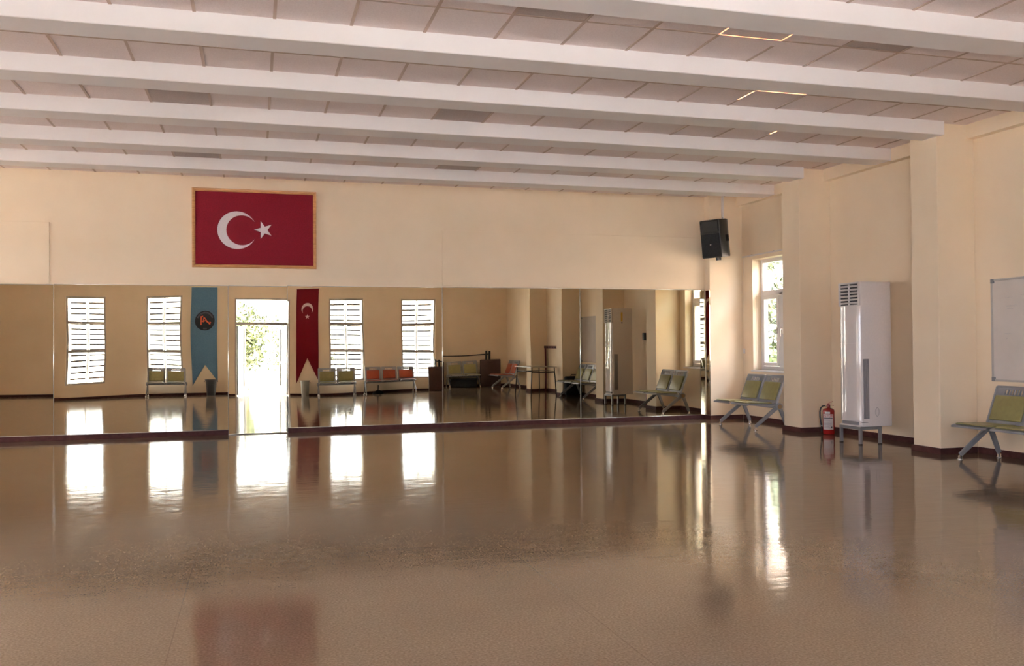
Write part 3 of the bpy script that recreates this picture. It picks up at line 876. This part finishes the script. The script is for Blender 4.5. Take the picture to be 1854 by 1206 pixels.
# ------------------------------------------------------------------ whiteboard
t = thing('whiteboard', 'large grey framed whiteboard on the right wall above the bench', 'whiteboard', (XW, 6.46, .864))
Lb, Hb_ = 2.06, 1.192
MB().box(-.016, -.003, .02, Lb - .02, .02, Hb_ - .02).build('writing_surface', 'board', t)
mb = MB(); f = .024
mb.box(-.026, 0, 0, f, 0, Hb_, bev=.004).box(-.026, 0, Lb - f, Lb, 0, Hb_, bev=.004).box(-.026, 0, f, Lb - f, 0, f, bev=.004).box(-.026, 0, f, Lb - f, Hb_ - f, Hb_, bev=.004)
mb.build('board_frame', 'alu', t)
for y_ in (0, Lb - .05):
    for z_ in (0, Hb_ - .05): MB().box(-.029, -.001, y_, y_ + .05, z_, z_ + .05, bev=.004).build('corner_cap', 'stand', t)
mb = MB()
rnd = random.Random(3)
for (yy, zz, ln) in ((1.80, .97, .10), (1.62, .99, .05), (1.77, .875, .16), (1.78, .862, .12), (1.79, .84, .09), (1.80, .55, .14), (1.84, .50, .012), (1.3, .9, .2), (1.2, .7, .25)):
    pts = [(-.0168, yy + ln * (k / 8 - .5), zz + rnd.uniform(-.006, .006)) for k in range(9)]
    mb.tube(pts, .0016, 5)
mb.tube([(-.0168, 1.50 + .03 * math.cos(k * PI / 6), .985 + .03 * math.sin(k * PI / 6)) for k in range(7)], .003, 5)
mb.build('marker_scribble', 'marker', t)

# ------------------------------------------------------------------ loudspeaker hung in the corner
SX, SY, SZ = 7.66, 13.82, 3.14
t = thing('loudspeaker', 'black loudspeaker hanging in the far corner above the mirrors', 'loudspeaker', (SX, SY, SZ))
az = math.radians(64)             # turned to the left, tipped a little downwards
rot = Matrix.Rotation(-az, 4, 'Z') @ Matrix.Rotation(math.radians(7), 4, 'X')
hw, hd_, hh = .205, .185, .325
mb = MB()
pts = [(-hw, -hd_), (hw, -hd_), (hw, .02), (.12, hd_), (-.12, hd_), (-hw, .02)]
mb.prism(pts, 'z', -hh, hh, bev=.018)
mb.xf(rot).build('cabinet', 'black', t, 35)
fr = MB().box(-hw + .02, hw - .02, -hd_ - .008, -hd_ + .004, -hh + .025, .085, bev=.01).xf(rot).build('woofer_grille', 'black_matte', t, 35)
hn = MB()
# horn mouth: a flared rectangular funnel
def ringz(w2, h2, y_): return [(-w2, y_, .205 - h2), (w2, y_, .205 - h2), (w2, y_, .205 + h2), (-w2, y_, .205 + h2)]
rs = [ringz(.165, .098, -hd_ - .010), ringz(.150, .085, -hd_ - .004), ringz(.10, .05, -hd_ + .06), ringz(.05, .025, -hd_ + .10)]
vs = [[hn.bm.verts.new(p) for p in r_] for r_ in rs]
for A_, B_ in zip(vs, vs[1:]):
    for k in range(4): hn.bm.faces.new((A_[k], A_[(k + 1) % 4], B_[(k + 1) % 4], B_[k]))
hn.bm.faces.new(vs[-1])
hn.xf(rot).build('horn', 'black', t)
mb = MB().box(-hw + .012, hw - .012, -hd_ - .012, -hd_, .088, .112, bev=.004)
mb.xf(rot).build('baffle_ridge', 'black', t)
for sx_2 in (-1, 1): MB().box(sx_2 * (hw - .03) - .012, sx_2 * (hw - .03) + .012, -hd_ - .010, -hd_, .12, .30, bev=.004).xf(rot).build('reflex_port', 'black_matte', t)
MB().lathe([(.014, 0), (.014, .004)], n=16).xf(rot @ Matrix.Translation((.0, -hd_ - .008, -.10)) @ Matrix.Rotation(PI / 2, 4, 'X')).build('badge', 'chrome', t)
for sx_2 in (-1, 1): MB().box(sx_2 * hw - .006, sx_2 * hw + .006, -.04, .05, -.06, .05, bev=.004).xf(rot).build('side_handle', 'black_matte', t)
MB().lathe([(.045, -.375), (.045, -.325), (.06, -.315)], n=20).xf(rot).build('pole_cup', 'black', t, 40)
MB().tube([(.08, -.06, hh - .02), (.08, -.06, hh + .03), (.115, .0, hh + .04)], .012, 8).xf(Matrix.Identity(4)).build('hanging_bracket', 'alu', t)
MB().tube([(.115, .0, hh + .02), (.115, .0, H - SZ + .002)], .022, 12).build('drop_pole', 'rail', t)
MB().box(.085, .145, -.03, .03, H - SZ - .02, H - SZ + .002, bev=.004).build('ceiling_plate', 'black', t)

# ------------------------------------------------------------------ things at the back of the hall, seen in the mirrors
t = thing('folding_table', 'small table with pale top and thin black legs, seen in the mirror', 'table', (7.33, 5.45, 0))
tw, tl, th_ = .74, 1.5, .75
MB().box(-tw / 2, tw / 2, -tl / 2, tl / 2, th_ - .022, th_, bev=.004).build('tabletop', 'table_top', t)
MB().box(-tw / 2 - .006, -tw / 2, -tl / 2, tl / 2, th_ - .026, th_ + .001).build('edge_band', 'edge_white', t)
for sx_2 in (-1, 1):
    for sy_2 in (-1, 1):
        MB().tube([(sx_2 * (tw / 2 - .05), sy_2 * (tl / 2 - .08), th_ - .02), (sx_2 * (tw / 2 - .01), sy_2 * (tl / 2 - .02), 0)], .015, 10).build('leg', 'table_leg', t)
for sy_2 in (-1, 1): MB().tube([(-(tw / 2 - .04), sy_2 * (tl / 2 - .07), .60), ((tw / 2 - .04), sy_2 * (tl / 2 - .07), .60)], .011, 8).build('crossbar', 'table_leg', t)
for sx_2 in (-1, 1): MB().tube([(sx_2 * (tw / 2 - .04), -(tl / 2 - .07), .62), (sx_2 * (tw / 2 - .04), (tl / 2 - .07), .62)], .009, 8).build('side_rail', 'table_leg', t)

t = thing('coat_rail', 'maroon pipe rail rising from the floor along the right wall, seen in the mirror', 'rail', (XW - .08, 3.66, 0))
MB().tube([(0, 0, 0), (0, 0, 1.27)], .028, 12).build('upright', 'pipe', t)
MB().box(-.03, .03, -.03, 2.25, 1.24, 1.32, bev=.01).build('rail', 'pipe', t)
for k in range(8): MB().lathe([(.016, 0), (.022, .03), (.01, .045)], n=10).xf(Matrix.Translation((-.03, .12 + k * .23, 1.28)) @ Matrix.Rotation(-PI / 2, 4, 'Y')).build('peg', 'black', t)

def mat_obj(name, label, xc, wd, hgt, lean):
    t = thing(name, label, 'mat', (xc, YB + .32, 0), 0, 'maroon mats against the back wall')
    o = MB().box(-wd / 2, wd / 2, 0, .11, 0, hgt, bev=.02, seg=3)
    for z_ in (.28, .56): o.box(-wd / 2 + .005, wd / 2 - .005, .108, .114, z_ - .004, z_ + .004)
    o.xf(Matrix.Rotation(math.radians(lean), 4, 'X')).build('padding', 'maroon_pad', t, 40)
    MB().tube([(-.06, .115, hgt - .08), (-.03, .14, hgt - .09), (.03, .14, hgt - .09), (.06, .115, hgt - .08)], .008, 8).xf(Matrix.Rotation(math.radians(lean), 4, 'X')).build('carry_strap', 'black_matte', t)
mat_obj('gym_mat', 'maroon mat standing left of the green bench, seen in the mirror', 5.74, .62, .82, 5)
mat_obj('gym_mat.001', 'maroon mat standing right of the green bench, seen in the mirror', 7.66, .66, .84, 5)
t = thing('exercise_barre', 'black barre with a sagging bar behind the mats, seen in the mirror', 'barre', (6.70, YB + .13, 0))
for x_ in (-.98, -.86, .88, .99):
    u = MB().box(x_ - .03, x_ + .03, -.03, .03, .03, 1.10 + .03 * math.sin(x_ * 9), bev=.005).build('post', 'black', t)
    MB().box(x_ - .035, x_ + .035, -.12, .12, 0, .04, bev=.005).build('post_foot', 'black', u)
MB().tube([(-1.0 + 2.0 * k / 12, 0, 1.02 - .03 * math.sin(PI * k / 12)) for k in range(13)], .018, 8).build('bar', 'black', t)
t = thing('storage_box', 'low black box on the floor under the corner green bench, seen in the mirror', 'box', (6.70, YB + .60, 0))
MB().box(-.5, .42, -.14, .14, 0, .26, bev=.02).build('box_body', 'black_matte', t)
MB().box(-.51, .43, -.15, .15, .24, .29, bev=.015).build('lid', 'black', t)
t = thing('equipment_case', 'black case on the floor behind the whiteboard bench, seen in the mirror', 'case', (8.02, 6.52, 0))
MB().box(-.22, .22, -.06, .12, .03, .50, bev=.03, seg=3).build('case_shell', 'black_matte', t, 40)
MB().tube([(-.07, .03, .49), (-.06, .03, .54), (.06, .03, .54), (.07, .03, .49)], .010, 8).build('handle', 'black', t)
for sx_2 in (-.17, .17): MB().lathe([(.02, 0), (.022, .015), (.02, .035)], (sx_2, .03, 0), 12).build('caster', 'black', t)
t = thing('stand_foot', 'black domed stand foot on the floor under the orange bench, seen in the mirror', 'stand', (3.78, YB + .42, 0))
MB().lathe([(.19, 0), (.19, .02), (.16, .055), (.09, .09), (.03, .105)], n=30).build('dome', 'black_matte', t, 50)
MB().tube([(0, 0, .10), (0, 0, .26)], .022, 10).build('post', 'black', t)

def bin_obj(name, label, x_, r0, r1, h_, matn):
    t = thing(name, label, 'bin', (x_, YB + .24, 0), 0)
    MB().lathe([(r0 * .94, .0), (r0, .012), (r1, h_ - .03), (r1 + .018, h_ - .028), (r1 + .018, h_), (r1 + .004, h_), (r1 - .006, h_ - .02), (r0 - .01, .02)], n=30).build('bucket', matn, t, 40)
    for s_ in (-1, 1): MB().tube([(s_ * (r1 + .01), -.05, h_ - .06), (s_ * (r1 + .04), -.04, h_ - .07), (s_ * (r1 + .04), .04, h_ - .07), (s_ * (r1 + .01), .05, h_ - .06)], .008, 8).build('handle', matn, t)
    return t
tb = bin_obj('waste_bin', 'charcoal waste bin under the blue banner, seen in the mirror', -1.34, .13, .165, .48, 'bin_black')
MB().box(.16, .185, -.02, .02, .22, .42, bev=.004).build('tag', 'label_white', tb)
bin_obj('waste_bin.001', 'pale grey waste bin under the red banner, seen in the mirror', 1.54, .12, .145, .48, 'bin_grey')

# ------------------------------------------------------------------ outdoors
struct(MB().box(-40, 60, -45, 60, -.35, -.12), 'ground', 'paving', 'bright paved ground outside the windows', 'ground')
mb = MB(); hx0, hx1, hy0, hy1 = 4.4, 5.1, 10.4, 11.1       # unseen skylight added so the boards glow through the ceiling gaps
mb.box(XL - .4, hx0, YB - .3, D + 2.2, H + 1.7, H + 1.8).box(hx1, XW + 2.6, YB - .3, D + 2.2, H + 1.7, H + 1.8).box(hx0, hx1, YB - .3, hy0, H + 1.7, H + 1.8).box(hx0, hx1, hy1, D + 2.2, H + 1.7, H + 1.8)
struct(mb, 'roof', 'terracotta', 'unseen terracotta roof deck added above the ceiling to tint the glow in its gaps', 'roof')  # deck out of view, added to give the ceiling gaps an orange glow
struct(MB().box(XW + .3, 15.2, -12, 40, -.12, -.09), 'lawn', 'grass', 'dark green lawn added outside the right window to cut its bounce light', 'lawn')  # dark ground strip added to reduce light bounced onto the corner pillar

def leafy(name, label, loc, hgt, rad, matn, seed, n=2600, trunk=True, cat='tree'):
    rnd = random.Random(seed)
    t = thing(name, label, cat, loc, 0, 'trees outside the windows')
    bm = bmesh.new()
    blobs = [(Vector((rnd.uniform(-.5, .5) * rad, rnd.uniform(-.5, .5) * rad, hgt * rnd.uniform(.35, .85))), rad * rnd.uniform(.4, .7)) for _ in range(9)]
    for k in range(n):
        c, r_ = rnd.choice(blobs)
        dv = Vector((rnd.gauss(0, 1), rnd.gauss(0, 1), rnd.gauss(0, 1))).normalized()
        p = c + dv * r_ * rnd.uniform(.65, 1.05)
        if p.z < .05: p.z = .05 + rnd.random() * .3
        a = Vector((rnd.gauss(0, 1), rnd.gauss(0, 1), rnd.gauss(0, 1))).normalized()
        b = a.cross(dv).normalized() if abs(a.dot(dv)) < .98 else Vector((1, 0, 0))
        s_ = rnd.uniform(.07, .13)
        q = [p - a * s_, p + b * s_ * .5, p + a * s_, p - b * s_ * .5]
        bm.faces.new([bm.verts.new(x_) for x_ in q])
    me = bpy.data.meshes.new('foliage'); bm.to_mesh(me); bm.free(); me.materials.append(M[matn])
    o = bpy.data.objects.new('foliage', me); COL.objects.link(o); o.parent = t
    MB().tube([(0, 0, -.02), (.03, .02, hgt * .3), (0, -.03, hgt * .7)], .1, 8, radii=[.12, .09, .04]).build('trunk', 'bark', t)
    return t
leafy('bushy_tree', 'leafy green tree outside the doorway, seen in the mirror door', (-.35, -9.5, -.12), 3.6, 1.3, 'leaf', 11)
leafy('bushy_tree.001', 'pale green tree outside the doorway, right of the leafy one, in the mirror door', (1.9, -11.5, -.12), 3.4, 1.4, 'leaf2', 12)
leafy('bushy_tree.002', 'green tree outside the lower panes of the right window', (12.0, 18.6, -.12), 3.2, 1.1, 'leaf2', 13)
leafy('bushy_tree.003', 'pale tree farther outside, behind the one at the right window', (12.6, 21.8, -.12), 4.2, 1.2, 'leaf', 14)
t = thing('neighbour_house', 'brick building with a tiled roof outside the right window, darkened and lengthened to dim the daylight', 'building', (19.0, 20, -.12))
MB().box(-3.6, 3.6, -26, 14, 0, 6.2).build('house_wall', 'brick', t)  # dark brick and extra length cut the daylight entering the right window
MB().prism([(-4.1, 6.2), (4.1, 6.2), (0, 8.4)], 'y', -26.5, 14.5).build('house_roof', 'roof', t)
for y_ in (-6, -2, 2, 6, 10):
    for z_ in (1.0, 4.0):
        wf = MB().box(-3.66, -3.6, y_ - .6, y_ + .6, z_, z_ + 1.4).build('house_window', 'alu', t)
        MB().box(-3.68, -3.66, y_ - .5, y_ + .5, z_ + .1, z_ + 1.3).build('house_pane', 'ac_dark', wf)
